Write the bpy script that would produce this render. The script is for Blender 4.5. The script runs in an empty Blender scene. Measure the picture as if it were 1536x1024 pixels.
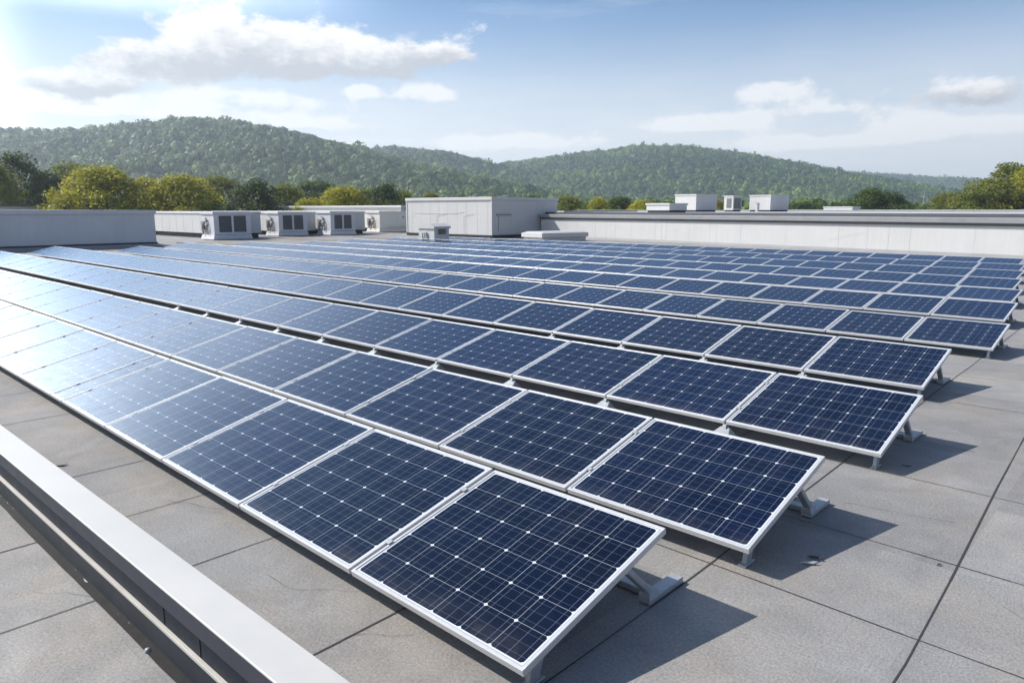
import bpy, bmesh, math, random
import numpy as np
from mathutils import Vector, Matrix, noise

R = math.radians
S = 1.5                                   # metres per fitted unit
F_PX, PITCH, YAW = 1080.68, R(10.3606), R(43.3272)
EYE = 1.62175 * S
COL = bpy.context.scene.collection
SC = bpy.context.scene
random.seed(7)
RNG = np.random.default_rng(11)

# ------------------------------------------------------------------ camera
cam_d = bpy.data.cameras.new("camera")
cam = bpy.data.objects.new("camera", cam_d)
COL.objects.link(cam)
cam.location = (0, 0, EYE)
cam.rotation_euler = (R(90) - PITCH, 0, YAW)
cam_d.sensor_width = 36
cam_d.lens = F_PX * 36 / 1536
cam_d.clip_start = 0.05
cam_d.clip_end = 20000
SC.camera = cam
SC.view_settings.view_transform = 'Standard'
SC.view_settings.look = 'None'
SC.view_settings.exposure = 0.42
SC.view_settings.gamma = 1.0

# ------------------------------------------------------------------ sun and sky
SUN = Vector((-0.98, -0.55, 1.0)).normalized()      # towards the sun
sun_d = bpy.data.lights.new("sun", 'SUN')
sun_d.energy = 5.0
sun_d.angle = R(0.53)
sun_d.color = (1.0, 0.95, 0.87)
sun = bpy.data.objects.new("sun", sun_d)
COL.objects.link(sun)
sun.rotation_euler = SUN.to_track_quat('Z', 'Y').to_euler()
sun.location = (-40, -20, 60)


class NT:
    """small helper for node trees"""
    def __init__(s, tree):
        s.t = tree
        s.n = tree.nodes
        s.l = tree.links

    def node(s, typ, **kw):
        n = s.n.new(typ)
        for k, v in kw.items():
            setattr(n, k, v)
        return n

    def put(s, sock, v):
        if isinstance(v, bpy.types.NodeSocket):
            s.l.new(v, sock)
        elif isinstance(v, (tuple, list)) and sock.type == 'RGBA' and len(v) == 3:
            sock.default_value = (*v, 1)
        else:
            sock.default_value = v

    def m(s, op, a, b=None, c=None, clamp=False):
        n = s.node('ShaderNodeMath', operation=op)
        n.use_clamp = clamp
        s.put(n.inputs[0], a)
        if b is not None:
            s.put(n.inputs[1], b)
        if c is not None:
            s.put(n.inputs[2], c)
        return n.outputs[0]

    def mix(s, fac, a, b, mode='MIX'):
        n = s.node('ShaderNodeMix', data_type='RGBA', blend_type=mode)
        s.put(n.inputs[0], fac)
        s.put(n.inputs[6], a)
        s.put(n.inputs[7], b)
        return n.outputs[2]

    def smooth(s, v, a, b, x=0.0, y=1.0):
        n = s.node('ShaderNodeMapRange', interpolation_type='SMOOTHSTEP')
        s.put(n.inputs[0], v)
        for i, q in enumerate((a, b, x, y)):
            s.put(n.inputs[i + 1], q)
        return n.outputs[0]

    def lin(s, v, a, b, x=0.0, y=1.0):
        n = s.node('ShaderNodeMapRange')
        s.put(n.inputs[0], v)
        for i, q in enumerate((a, b, x, y)):
            s.put(n.inputs[i + 1], q)
        return n.outputs[0]

    def noise(s, vec, scale, detail=4, rough=0.55, dist=0.0):
        n = s.node('ShaderNodeTexNoise')
        if vec is not None:
            s.put(n.inputs['Vector'], vec)
        n.inputs['Scale'].default_value = scale
        n.inputs['Detail'].default_value = detail
        n.inputs['Roughness'].default_value = rough
        n.inputs['Distortion'].default_value = dist
        return n.outputs['Fac']

    def xyz(s, x, y, z):
        n = s.node('ShaderNodeCombineXYZ')
        for i, v in enumerate((x, y, z)):
            s.put(n.inputs[i], v)
        return n.outputs[0]

    def sep(s, v):
        n = s.node('ShaderNodeSeparateXYZ')
        s.put(n.inputs[0], v)
        return n.outputs


def px_dir(u, v):
    """bearing (from straight ahead, to the right) and elevation of a sky point, radians"""
    x, y = (u - 768) / F_PX, (512 - v) / F_PX
    fwd = math.cos(PITCH) + y * math.sin(PITCH)
    up = -math.sin(PITCH) + y * math.cos(PITCH)
    return math.atan2(x, fwd), math.atan2(up, math.hypot(x, fwd))


world = bpy.data.worlds.new("World")
SC.world = world
world.use_nodes = True
W = NT(world.node_tree)
W.n.clear()
sky = W.node('ShaderNodeTexSky', sky_type='NISHITA')
sky.sun_disc = False
sky.sun_elevation = math.asin(SUN.z)
sky.sun_rotation = math.atan2(SUN.x, SUN.y)
sky.altitude = 200
sky.air_density = 1.0
sky.dust_density = 1.3
sky.ozone_density = 1.6
SKY_STRENGTH = 0.086
tc = W.node('ShaderNodeTexCoord')
dx, dy, dz = W.sep(tc.outputs['Generated'])
# bearing measured from the camera's heading to place that day's clouds and the added glow patches
ca, sa = math.cos(YAW), math.sin(YAW)
fwd_c = W.m('ADD', W.m('MULTIPLY', dx, -sa), W.m('MULTIPLY', dy, ca))
rgt_c = W.m('ADD', W.m('MULTIPLY', dx, ca), W.m('MULTIPLY', dy, sa))
az = W.m('ARCTAN2', rgt_c, fwd_c)
el = W.m('ARCSINE', dz)
ns = W.xyz(W.m('MULTIPLY', az, 1.0), W.m('MULTIPLY', el, 1.7), 0.37)
n_big = W.noise(ns, 11.0, 9, 0.60, 0.2)
n_small = W.noise(ns, 34.0, 7, 0.62, 0.1)
nz = W.m('ADD', W.m('MULTIPLY', n_big, 0.72), W.m('MULTIPLY', n_small, 0.28))


def blob(u, v, ru, rv):
    a0, e0 = px_dir(u, v)
    k = F_PX
    p = W.m('DIVIDE', W.m('SUBTRACT', az, a0), ru / k)
    q = W.m('DIVIDE', W.m('SUBTRACT', el, e0), rv / k)
    qq = W.m('MULTIPLY', q, W.m('ADD', 1.0, W.m('MULTIPLY', W.m('LESS_THAN', q, 0.0), 0.45)))   # flatter base
    d2 = W.m('ADD', W.m('MULTIPLY', p, p), W.m('MULTIPLY', qq, qq))
    g = W.m('EXPONENT', W.m('MULTIPLY', d2, -1.0))
    return g, q


def cloud_group(lst, amp=1.0):
    dens, tops = None, None
    for b in lst:
        g, q = blob(*b)
        h = W.m('MULTIPLY', g, q)
        dens = g if dens is None else W.m('ADD', dens, g)
        tops = h if tops is None else W.m('ADD', tops, h)
    rel = W.m('DIVIDE', tops, W.m('ADD', dens, 0.02))
    return W.m('MULTIPLY', dens, amp), rel


thick, rel1 = cloud_group([(225, 92, 75, 28), (340, 76, 95, 52), (455, 84, 90, 44), (570, 94, 75, 32),
                           (660, 84, 68, 21), (130, 130, 100, 20), (1510, 140, 75, 26)])
thin, rel2 = cloud_group([(645, 143, 62, 19), (540, 138, 26, 12), (350, 146, 150, 20), (1165, 140, 56, 20),
                          (1225, 164, 75, 14), (1360, 188, 70, 18), (1010, 188, 75, 15), (1100, 186, 55, 13),
                          (30, 155, 120, 22), (250, 165, 120, 14), (440, 185, 120, 12), (760, 215, 160, 16), (1250, 214, 190, 14), (1520, 186, 60, 16)])
c1 = W.smooth(W.m('ADD', W.m('MULTIPLY', W.m('MINIMUM', thick, 1.0), 0.62), W.m('MULTIPLY', W.m('SUBTRACT', nz, 0.5), 2.0)), 0.22, 0.52)
c2 = W.smooth(W.m('ADD', W.m('MULTIPLY', W.m('MINIMUM', thin, 1.0), 0.64), W.m('MULTIPLY', W.m('SUBTRACT', nz, 0.5), 2.0)), 0.26, 0.56)
# thin veil of high cloud that thickens towards the sun's side and the horizon
sun_az = math.atan2(SUN.x * ca + SUN.y * sa, -SUN.x * sa + SUN.y * ca)
da = W.m('DIVIDE', W.m('SUBTRACT', az, sun_az), 0.62)
veil_az = W.m('EXPONENT', W.m('MULTIPLY', W.m('MULTIPLY', da, da), -1.0))
veil_el = W.smooth(el, 1.15, 0.0)
streak = W.noise(W.xyz(W.m('MULTIPLY', az, 1.2), W.m('MULTIPLY', el, 6.0), 2.1), 4.0, 6, 0.6, 0.4)
veil = W.m('MULTIPLY', W.m('MULTIPLY', veil_az, veil_el), W.lin(streak, 0.25, 0.7, 0.72, 0.95), clamp=True)
low = W.m('MULTIPLY', W.smooth(el, 0.28, 0.06), W.lin(streak, 0.3, 0.7, 0.78, 1.0))
cirrus = W.m('MULTIPLY', W.smooth(streak, 0.48, 0.78), 0.22)
veil_all = W.m('MAXIMUM', W.m('MAXIMUM', veil, low), cirrus)
skyc = W.mix(1.0, sky.outputs[0], (SKY_STRENGTH,) * 3, 'MULTIPLY')
skyc = W.mix(1.0, skyc, (0.78, 1.0, 1.20), 'MULTIPLY')
veil_col = W.mix(veil_az, (0.67, 0.70, 0.74), (0.70, 0.715, 0.73))
ga = W.m('DIVIDE', W.m('SUBTRACT', az, R(-49)), R(15))
ge = W.m('DIVIDE', el, R(24))
added_glow = W.m('MULTIPLY', W.m('EXPONENT', W.m('MULTIPLY', W.m('ADD', W.m('MULTIPLY', ga, ga), W.m('MULTIPLY', ge, ge)), -1.0)), W.smooth(az, R(-31), R(-43), 0.0, 5.8))  # glow added mostly left of view so the left panels reflect white
s1 = W.mix(veil_all, skyc, veil_col)
s2 = W.mix(W.m('MULTIPLY', c2, 0.85), s1, W.mix(veil_az, (0.76, 0.765, 0.78), (0.76, 0.76, 0.76)))
shade = W.smooth(W.m('ADD', rel1, W.m('MULTIPLY', W.m('SUBTRACT', n_small, 0.5), 1.7)), -0.35, 0.72)
s3 = W.mix(c1, s2, W.mix(shade, (0.43, 0.455, 0.50), (0.78, 0.78, 0.79)))
added_band = W.m('MULTIPLY', W.m('MULTIPLY', W.smooth(el, R(12.0), R(16.0)), W.smooth(el, R(29), R(16))), W.smooth(az, R(-7), R(-35)))  # bright band added above the view to whiten the panels' reflections
added_glow = W.m('ADD', added_glow, W.m('MULTIPLY', added_band, W.lin(n_big, 0.3, 0.7, 1.35, 2.0)))
s3 = W.mix(1.0, s3, W.xyz(W.m('MULTIPLY', added_glow, 0.96), W.m('MULTIPLY', added_glow, 1.0), W.m('MULTIPLY', added_glow, 1.02)), 'ADD')
bg = W.node('ShaderNodeBackground')
W.l.new(s3, bg.inputs[0])
bg.inputs[1].default_value = 1.0
wo = W.node('ShaderNodeOutputWorld')
W.l.new(bg.outputs[0], wo.inputs[0])


# ------------------------------------------------------------------ materials
def mat(name):
    m = bpy.data.materials.new(name)
    m.use_nodes = True
    t = NT(m.node_tree)
    b = t.n['Principled BSDF']
    return m, t, b


def bump(t, b, h, strength, dist):
    n = t.node('ShaderNodeBump')
    n.inputs['Strength'].default_value = strength
    n.inputs['Distance'].default_value = dist
    t.put(n.inputs['Height'], h)
    t.l.new(n.outputs[0], b.inputs['Normal'])


def obj_co(t):
    return t.node('ShaderNodeTexCoord').outputs['Object']


def pos_co(t):
    return t.node('ShaderNodeNewGeometry').outputs['Position']


def simple(name, col, rough=0.5, metal=0.0, var=0.12, scale=3.0, bstr=0.0, bscale=60, streak=False, spec=0.5):
    m, t, b = mat(name)
    co = pos_co(t)
    n = t.noise(co, scale, 5, 0.6)
    f = t.lin(n, 0.3, 0.7, 1 - var, 1 + var)
    if streak:
        st = t.node('ShaderNodeMapping')
        st.inputs['Scale'].default_value = (1.0, 1.0, 0.09)
        t.put(st.inputs[0], co)
        n2 = t.noise(st.outputs[0], 4.0, 6, 0.65)
        f = t.m('MULTIPLY', f, t.lin(n2, 0.35, 0.75, 1.02, 0.95))
    c = t.mix(1.0, col, t.xyz(f, f, f), 'MULTIPLY')
    t.put(b.inputs['Base Color'], c)
    rn = t.noise(co, scale * 4, 4)
    t.put(b.inputs['Roughness'], t.lin(rn, 0.3, 0.7, max(rough - 0.06, 0.02), min(rough + 0.06, 1)))
    b.inputs['Metallic'].default_value = metal
    b.inputs['Specular IOR Level'].default_value = spec
    if bstr:
        bump(t, b, t.noise(co, bscale, 4), bstr, 0.004)
    return m


def roof_material():
    m, t, b = mat("grey_roof_membrane")
    p = pos_co(t)
    big = t.noise(p, 0.35, 5, 0.6)
    mid = t.noise(p, 2.3, 6, 0.65, 0.4)
    fine = t.noise(p, 55.0, 5, 0.7)
    speck = t.noise(p, 190.0, 3, 0.7)
    mp = t.node('ShaderNodeMapping')
    mp.inputs['Rotation'].default_value = (0, 0, R(32))
    mp.inputs['Scale'].default_value = (85.0, 26.0, 1.0)
    t.put(mp.inputs[0], p)
    brush = t.noise(mp.outputs[0], 1.0, 4, 0.6)
    # every slab of membrane has its own tone
    ix, iy, iz = t.sep(p)
    cell = t.node('ShaderNodeTexWhiteNoise', noise_dimensions='2D')
    t.put(cell.inputs['Vector'], t.xyz(t.m('FLOOR', t.m('DIVIDE', t.m('ADD', ix, 0.93), 1.42)), t.m('FLOOR', t.m('DIVIDE', t.m('ADD', iy, 0.2), 1.4)), 0.0))
    f = t.lin(big, 0.3, 0.7, 0.93, 1.06)
    f = t.m('MULTIPLY', f, t.lin(mid, 0.3, 0.7, 0.88, 1.10))
    f = t.m('MULTIPLY', f, t.lin(fine, 0.30, 0.70, 0.72, 1.24))
    f = t.m('MULTIPLY', f, t.lin(speck, 0.3, 0.7, 0.82, 1.16))
    f = t.m('MULTIPLY', f, t.lin(brush, 0.3, 0.7, 0.91, 1.08))
    f = t.m('MULTIPLY', f, t.lin(cell.outputs['Value'], 0, 1, 0.90, 1.09))
    warm = t.smooth(t.noise(p, 0.8, 5, 0.6), 0.42, 0.68)
    c = t.mix(warm, (0.240, 0.237, 0.237), (0.272, 0.252, 0.232))
    stain = t.smooth(t.noise(p, 1.1, 7, 0.7, 0.8), 0.56, 0.72)
    c = t.mix(t.m('MULTIPLY', stain, 0.30), c, (0.135, 0.122, 0.108))
    # tide marks left by standing water and pale scuffs from boots
    pond = t.noise(p, 0.55, 4, 0.55, 0.6)
    ring = t.m('MULTIPLY', t.smooth(pond, 0.545, 0.575), t.smooth(pond, 0.640, 0.580))
    c = t.mix(t.m('MULTIPLY', ring, 0.10), c, (0.115, 0.105, 0.095))
    c = t.mix(t.m('MULTIPLY', t.smooth(pond, 0.57, 0.66), 0.16), c, (0.36, 0.345, 0.33))
    scf = t.node('ShaderNodeMapping')
    scf.inputs['Rotation'].default_value = (0, 0, R(-24))
    scf.inputs['Scale'].default_value = (1.2, 7.0, 1.0)
    t.put(scf.inputs[0], p)
    c = t.mix(t.m('MULTIPLY', t.smooth(t.noise(scf.outputs[0], 1.6, 8, 0.72), 0.60, 0.78), 0.32), c, (0.42, 0.41, 0.40))
    c = t.mix(1.0, c, t.xyz(f, f, f), 'MULTIPLY')
    t.put(b.inputs['Base Color'], c)
    b.inputs['Roughness'].default_value = 0.82
    b.inputs['Specular IOR Level'].default_value = 0.3
    h = t.m('ADD', t.m('MULTIPLY', fine, 0.7), t.m('ADD', t.m('MULTIPLY', speck, 0.25), t.m('MULTIPLY', brush, 0.4)))
    bump(t, b, h, 0.8, 0.008)
    return m


def cell_material():
    m, t, b = mat("solar_cells_under_glass")
    uv = t.node('ShaderNodeUVMap').outputs[0]
    u, v, _ = t.sep(uv)
    fu, fv = t.m('FRACT', u), t.m('FRACT', v)
    eu = t.m('MINIMUM', fu, t.m('SUBTRACT', 1.0, fu))
    ev = t.m('MINIMUM', fv, t.m('SUBTRACT', 1.0, fv))
    line = t.m('LESS_THAN', t.m('MINIMUM', eu, ev), 0.0060)
    chamf = t.m('LESS_THAN', t.m('ADD', eu, ev), 0.068)
    out = t.m('MAXIMUM', t.m('MAXIMUM', t.m('LESS_THAN', u, 0.0), t.m('GREATER_THAN', u, 6.0)),
              t.m('MAXIMUM', t.m('LESS_THAN', v, 0.0), t.m('GREATER_THAN', v, 6.0)))
    white = t.m('MAXIMUM', t.m('MAXIMUM', line, chamf), out)
    # silver busbars across each cell
    bu = t.m('ABSOLUTE', t.m('SUBTRACT', t.m('FRACT', t.m('MULTIPLY', u, 3.0)), 0.5))
    bv = t.m('ABSOLUTE', t.m('SUBTRACT', t.m('FRACT', t.m('MULTIPLY', v, 3.0)), 0.5))
    busu = t.m('LESS_THAN', bu, 0.022)
    busv = t.m('LESS_THAN', bv, 0.016)
    fing = t.m('LESS_THAN', t.m('FRACT', t.m('MULTIPLY', v, 18.0)), 0.14)
    wn = t.node('ShaderNodeTexWhiteNoise', noise_dimensions='3D')
    oi = t.node('ShaderNodeObjectInfo')
    t.put(wn.inputs['Vector'], t.xyz(t.m('FLOOR', u), t.m('FLOOR', v), oi.outputs['Random']))
    tone = t.m('MULTIPLY', t.lin(wn.outputs['Value'], 0, 1, 0.78, 1.25), t.lin(oi.outputs['Random'], 0, 1, 0.72, 1.32))
    crystal = t.noise(uv, 5.0, 5, 0.7)
    tone = t.m('MULTIPLY', tone, t.lin(crystal, 0.3, 0.7, 0.85, 1.15))
    navy = t.mix(1.0, (0.0014, 0.0038, 0.0165), t.xyz(tone, tone, tone), 'MULTIPLY')
    navy = t.mix(t.m('MULTIPLY', fing, 0.08), navy, (0.05, 0.075, 0.14))
    navy = t.mix(t.m('MULTIPLY', busv, 0.26), navy, (0.20, 0.25, 0.34))
    navy = t.mix(t.m('MULTIPLY', busu, 0.36), navy, (0.20, 0.25, 0.34))
    c = t.mix(t.m('MAXIMUM', t.m('MULTIPLY', line, 0.62), t.m('MAXIMUM', chamf, out)), navy, (0.50, 0.53, 0.58))
    # black gasket between glass and frame
    gas = t.m('MAXIMUM', t.m('MAXIMUM', t.m('LESS_THAN', u, -0.045), t.m('GREATER_THAN', u, 6.045)),
              t.m('MAXIMUM', t.m('LESS_THAN', v, -0.052), t.m('GREATER_THAN', v, 6.052)))
    c = t.mix(t.m('MULTIPLY', gas, 0.75), c, (0.10, 0.10, 0.11))
    # dust and dried rain on the glass
    p = pos_co(t)
    dust = t.smooth(t.noise(p, 1.7, 7, 0.7, 0.5), 0.42, 0.80)
    c = t.mix(t.m('MULTIPLY', dust, 0.016), c, (0.45, 0.45, 0.45))
    # grime washed down to the low edge, and a few dried droplets
    wash = t.m('MULTIPLY', t.smooth(v, 0.9, -0.1), t.smooth(t.noise(p, 4.0, 6, 0.7), 0.35, 0.7))
    c = t.mix(t.m('MULTIPLY', wash, 0.085), c, (0.36, 0.33, 0.29))
    vd = t.node('ShaderNodeTexVoronoi')
    t.put(vd.inputs['Vector'], p)
    vd.inputs['Scale'].default_value = 2.6
    spot = t.m('MULTIPLY', t.m('LESS_THAN', vd.outputs['Distance'], 0.030), t.m('GREATER_THAN', t.sep(vd.outputs['Color'])[0], 0.80))
    c = t.mix(t.m('MULTIPLY', spot, 0.45), c, (0.5, 0.5, 0.47))
    t.put(b.inputs['Base Color'], c)
    rn = t.noise(p, 7.0, 6, 0.65)
    t.put(b.inputs['Roughness'], t.lin(rn, 0.3, 0.7, 0.13, 0.24))
    b.inputs['IOR'].default_value = 1.34
    b.inputs['Coat Weight'].default_value = 0.0
    lw = t.node('ShaderNodeLayerWeight')
    lw.inputs['Blend'].default_value = 0.5
    gl = t.node('ShaderNodeBsdfGlossy')
    gl.inputs['Color'].default_value = (0.13, 0.36, 0.66, 1)
    gl.inputs['Roughness'].default_value = 0.34
    ms = t.node('ShaderNodeMixShader')
    t.put(ms.inputs[0], t.m('MULTIPLY', t.m('POWER', lw.outputs['Facing'], 3.0), t.m('MULTIPLY', t.m('SUBTRACT', 1.0, out), 0.30)))
    t.l.new(b.outputs[0], ms.inputs[1])
    t.l.new(gl.outputs[0], ms.inputs[2])
    t.l.new(ms.outputs[0], t.n['Material Output'].inputs[0])
    wave = t.noise(p, 1.4, 3, 0.5)
    bump(t, b, t.m('ADD', wave, t.m('MULTIPLY', t.noise(p, 11.0, 4, 0.6), 0.08)), 0.10, 0.02)
    return m


def leaf_material(name, c1, c2, trans=0.35):
    m, t, b = mat(name)
    a = t.node('ShaderNodeAttribute', attribute_name='tint')
    c = t.mix(a.outputs['Fac'], c1, c2)
    t.put(b.inputs['Base Color'], c)
    b.inputs['Roughness'].default_value = 0.6
    b.inputs['Specular IOR Level'].default_value = 0.25
    tr = t.node('ShaderNodeBsdfTranslucent')
    t.put(tr.inputs[0], c)
    mx = t.node('ShaderNodeMixShader')
    mx.inputs[0].default_value = trans
    t.l.new(b.outputs[0], mx.inputs[1])
    t.l.new(tr.outputs[0], mx.inputs[2])
    t.l.new(mx.outputs[0], t.n['Material Output'].inputs[0])
    return m


M = {}
M['roof'] = roof_material()
M['joint'] = simple("dark_joint_sealant", (0.035, 0.033, 0.032), 0.8)
M['cells'] = cell_material()
M['frame'] = simple("panel_aluminium_frame", (0.52, 0.522, 0.53), 0.38, 0.25, 0.04, 6)
M['back'] = simple("panel_backsheet", (0.55, 0.56, 0.58), 0.6)
M['mount'] = simple("grey_mount_steel", (0.36, 0.38, 0.40), 0.5, 0.35, 0.12, 14, 0.1)
M['cap'] = simple("curb_cap_metal", (0.46, 0.45, 0.435), 0.5, 0.1, 0.05, 1.2)
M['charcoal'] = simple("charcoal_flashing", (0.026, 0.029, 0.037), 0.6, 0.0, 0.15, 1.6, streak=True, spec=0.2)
M['fascia'] = simple("shaded_slate_fascia", (0.040, 0.043, 0.056), 0.55, 0.0, 0.06, 1.6, spec=0.2)  # slate blued and darkened for the shaded curb face
M['black'] = simple("near_black_strip", (0.010, 0.010, 0.011), 0.75, 0.0, 0.3, 9, spec=0.2)
M['deep'] = simple("shaded_charcoal_wall", (0.011, 0.015, 0.025), 0.6, 0.0, 0.2, 1.6, streak=True, spec=0.2)  # charcoal with the recess shade put into its colour
M['trim'] = simple("pale_trim_strip", (0.40, 0.38, 0.35), 0.5)
M['white'] = simple("white_painted_cladding", (0.47, 0.465, 0.463), 0.55, 0.0, 0.04, 0.5, 0.0, 60, True)
M['offwhite'] = simple("off_white_unit_paint", (0.50, 0.505, 0.53), 0.5, 0.0, 0.05, 0.8, 0.0, 60, True)
M['cream'] = simple("cream_unit_paint", (0.62, 0.60, 0.55), 0.5, 0.0, 0.05, 0.8, 0.0, 60, True)
M['seam'] = simple("panel_seam_grey", (0.40, 0.41, 0.43), 0.6)
M['greycap'] = simple("grey_coping", (0.22, 0.225, 0.235), 0.5, 0.1, 0.1, 0.8)
M['darkband'] = simple("dark_edge_band", (0.07, 0.072, 0.08), 0.6)
M['farroof'] = simple("pale_far_roof", (0.40, 0.40, 0.41), 0.8, 0, 0.15, 0.15)
M['louvre'] = simple("dark_louvre", (0.115, 0.117, 0.125), 0.6)
M['pipe'] = simple("pipe_lagging", (0.20, 0.19, 0.18), 0.6)
M['mat'] = simple("brown_walkway_mat", (0.20, 0.175, 0.155), 0.9, 0, 0.25, 1.5)
M['russet'] = simple("brown_louvre", (0.13, 0.095, 0.07), 0.6)  # plain brown for the vent outlet and the rusty flake
M['grass'] = simple("meadow_ground", (0.07, 0.095, 0.035), 0.9, 0, 0.3, 0.02)
M['hill'] = simple("hill_forest_floor", (0.030, 0.045, 0.018), 0.9, 0, 0.3, 0.01)
M['bark'] = simple("bark", (0.075, 0.058, 0.042), 0.9, 0, 0.25, 4)
M['yellow'] = leaf_material("yellow_green_leaves", (0.215, 0.232, 0.022), (0.390, 0.355, 0.034), 0.46)
M['olive'] = leaf_material("olive_leaves", (0.105, 0.140, 0.022), (0.215, 0.220, 0.035), 0.42)
M['green'] = leaf_material("green_leaves", (0.055, 0.100, 0.022), (0.115, 0.150, 0.032), 0.38)
M['dark'] = leaf_material("dark_green_leaves", (0.032, 0.060, 0.022), (0.085, 0.110, 0.034), 0.35)
M['pale'] = leaf_material("pale_silver_leaves", (0.12, 0.15, 0.10), (0.20, 0.22, 0.16), 0.30)
M['forest'] = leaf_material("forest_canopy", (0.018, 0.060, 0.020), (0.150, 0.215, 0.042), 0.22)


# ------------------------------------------------------------------ mesh helpers
class MB:
    def __init__(s):
        s.v, s.f, s.mi = [], [], []

    def face(s, pts, mi=0):
        b = len(s.v)
        s.v += [tuple(p) for p in pts]
        s.f.append(tuple(range(b, b + len(pts))))
        s.mi.append(mi)

    def hexa(s, p, mi=0):
        """8 points: bottom ring 0-3 (ccw from above), top ring 4-7"""
        b = len(s.v)
        s.v += [tuple(q) for q in p]
        for f in ((3, 2, 1, 0), (4, 5, 6, 7), (0, 1, 5, 4), (1, 2, 6, 5), (2, 3, 7, 6), (3, 0, 4, 7)):
            s.f.append(tuple(b + i for i in f))
            s.mi.append(mi)

    def box(s, x0, x1, y0, y1, z0, z1, mi=0):
        s.hexa([(x0, y0, z0), (x1, y0, z0), (x1, y1, z0), (x0, y1, z0), (x0, y0, z1), (x1, y0, z1), (x1, y1, z1), (x0, y1, z1)], mi)

    def bar(s, a, b, w, h, mi=0, up=(0, 0, 1)):
        a, b = Vector(a), Vector(b)
        d = (b - a).normalized()
        sd = d.cross(Vector(up)).normalized() * (w / 2)
        u = sd.cross(d).normalized() * (h / 2)
        s.hexa([a - sd - u, a + sd - u, b + sd - u, b - sd - u, a - sd + u, a + sd + u, b + sd + u, b - sd + u], mi)

    def tube(s, pts, rad, n=8, mi=0, cap=True):
        pts = [Vector(p) for p in pts]
        rings = []
        for i, p in enumerate(pts):
            d = (pts[min(i + 1, len(pts) - 1)] - pts[max(i - 1, 0)]).normalized()
            a = d.cross(Vector((0.31, 0.17, 0.93)))
            if a.length < 1e-3:
                a = d.cross(Vector((1, 0, 0)))
            a.normalize()
            c = d.cross(a)
            r = rad[i] if isinstance(rad, (list, tuple)) else rad
            b0 = len(s.v)
            for k in range(n):
                t = 2 * math.pi * k / n
                s.v.append(tuple(p + a * (r * math.cos(t)) + c * (r * math.sin(t))))
            rings.append(b0)
        for i in range(len(rings) - 1):
            for k in range(n):
                k2 = (k + 1) % n
                s.f.append((rings[i] + k, rings[i] + k2, rings[i + 1] + k2, rings[i + 1] + k))
                s.mi.append(mi)
        if cap:
            s.f.append(tuple(rings[0] + k for k in reversed(range(n))))
            s.mi.append(mi)
            s.f.append(tuple(rings[-1] + k for k in range(n)))
            s.mi.append(mi)

    def mesh(s, name, mats, bevel=0.0, smooth=False):
        me = bpy.data.meshes.new(name)
        me.from_pydata(s.v, [], s.f)
        for m in (mats if isinstance(mats, (list, tuple)) else [mats]):
            me.materials.append(m)
        me.polygons.foreach_set('material_index', s.mi)
        if smooth:
            me.polygons.foreach_set('use_smooth', [True] * len(s.f))
        if bevel:
            bm = bmesh.new()
            bm.from_mesh(me)
            bmesh.ops.bevel(bm, geom=[e for e in bm.edges if len(e.link_faces) == 2 and e.calc_face_angle(0) > 0.4], offset=bevel, segments=1, affect='EDGES', profile=0.5)
            bm.to_mesh(me)
            bm.free()
        me.update()
        return me

    def build(s, name, mats, parent=None, bevel=0.0, smooth=False):
        return link(name, s.mesh(name, mats, bevel, smooth), parent)


def link(name, data, parent=None):
    o = bpy.data.objects.new(name, data)
    COL.objects.link(o)
    if parent:
        o.parent = parent
    return o


def tag(o, label, cat, group=None):
    o['label'] = label
    o['category'] = cat
    if group:
        o['group'] = group
    return o


def thing(name, label, cat, loc=(0, 0, 0), rz=0.0, group=None):
    o = link(name, None)
    o.location = loc
    o.rotation_euler = (0, 0, rz)
    o.empty_display_size = 0.2
    return tag(o, label, cat, group)


def setting(o, kind='structure'):
    o['kind'] = kind
    return o


def copy_thing(root):
    r = root.copy()
    COL.objects.link(r)
    for ch in [c for c in root.children]:
        c = ch.copy()
        COL.objects.link(c)
        c.parent = r
        for g in [g for g in ch.children]:
            d = g.copy()
            COL.objects.link(d)
            d.parent = c
    return r


ORD = ["zeroth", "first", "second", "third", "fourth", "fifth", "sixth", "seventh", "eighth", "ninth", "tenth", "eleventh", "twelfth", "thirteenth",
       "fourteenth", "fifteenth", "sixteenth", "seventeenth", "eighteenth", "nineteenth", "twentieth", "twenty-first", "twenty-second", "twenty-third",
       "twenty-fourth", "twenty-fifth", "twenty-sixth", "twenty-seventh", "twenty-eighth", "twenty-ninth", "thirtieth", "thirty-first", "thirty-second",
       "thirty-third", "thirty-fourth", "thirty-fifth", "thirty-sixth"]
FH = Vector((-math.sin(YAW), math.cos(YAW), 0))
RH = Vector((math.cos(YAW), math.sin(YAW), 0))


def at(u, d):
    """ground position d metres ahead, in the direction of photo column u"""
    return FH * d + RH * (d * (u - 768) / F_PX * math.cos(PITCH))


def z_at(v, d):
    """height of photo row v at d metres ahead"""
    return EYE + (314.4 - v) * d / (F_PX / math.cos(PITCH))


# ------------------------------------------------------------------ the roof and its surroundings
GROUND = -8.0
gm = MB()
gm.face([(-3200, -3200, GROUND), (3200, -3200, GROUND), (3200, 3200, GROUND), (-3200, 3200, GROUND)])
setting(gm.build("ground", M['grass']))

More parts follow.
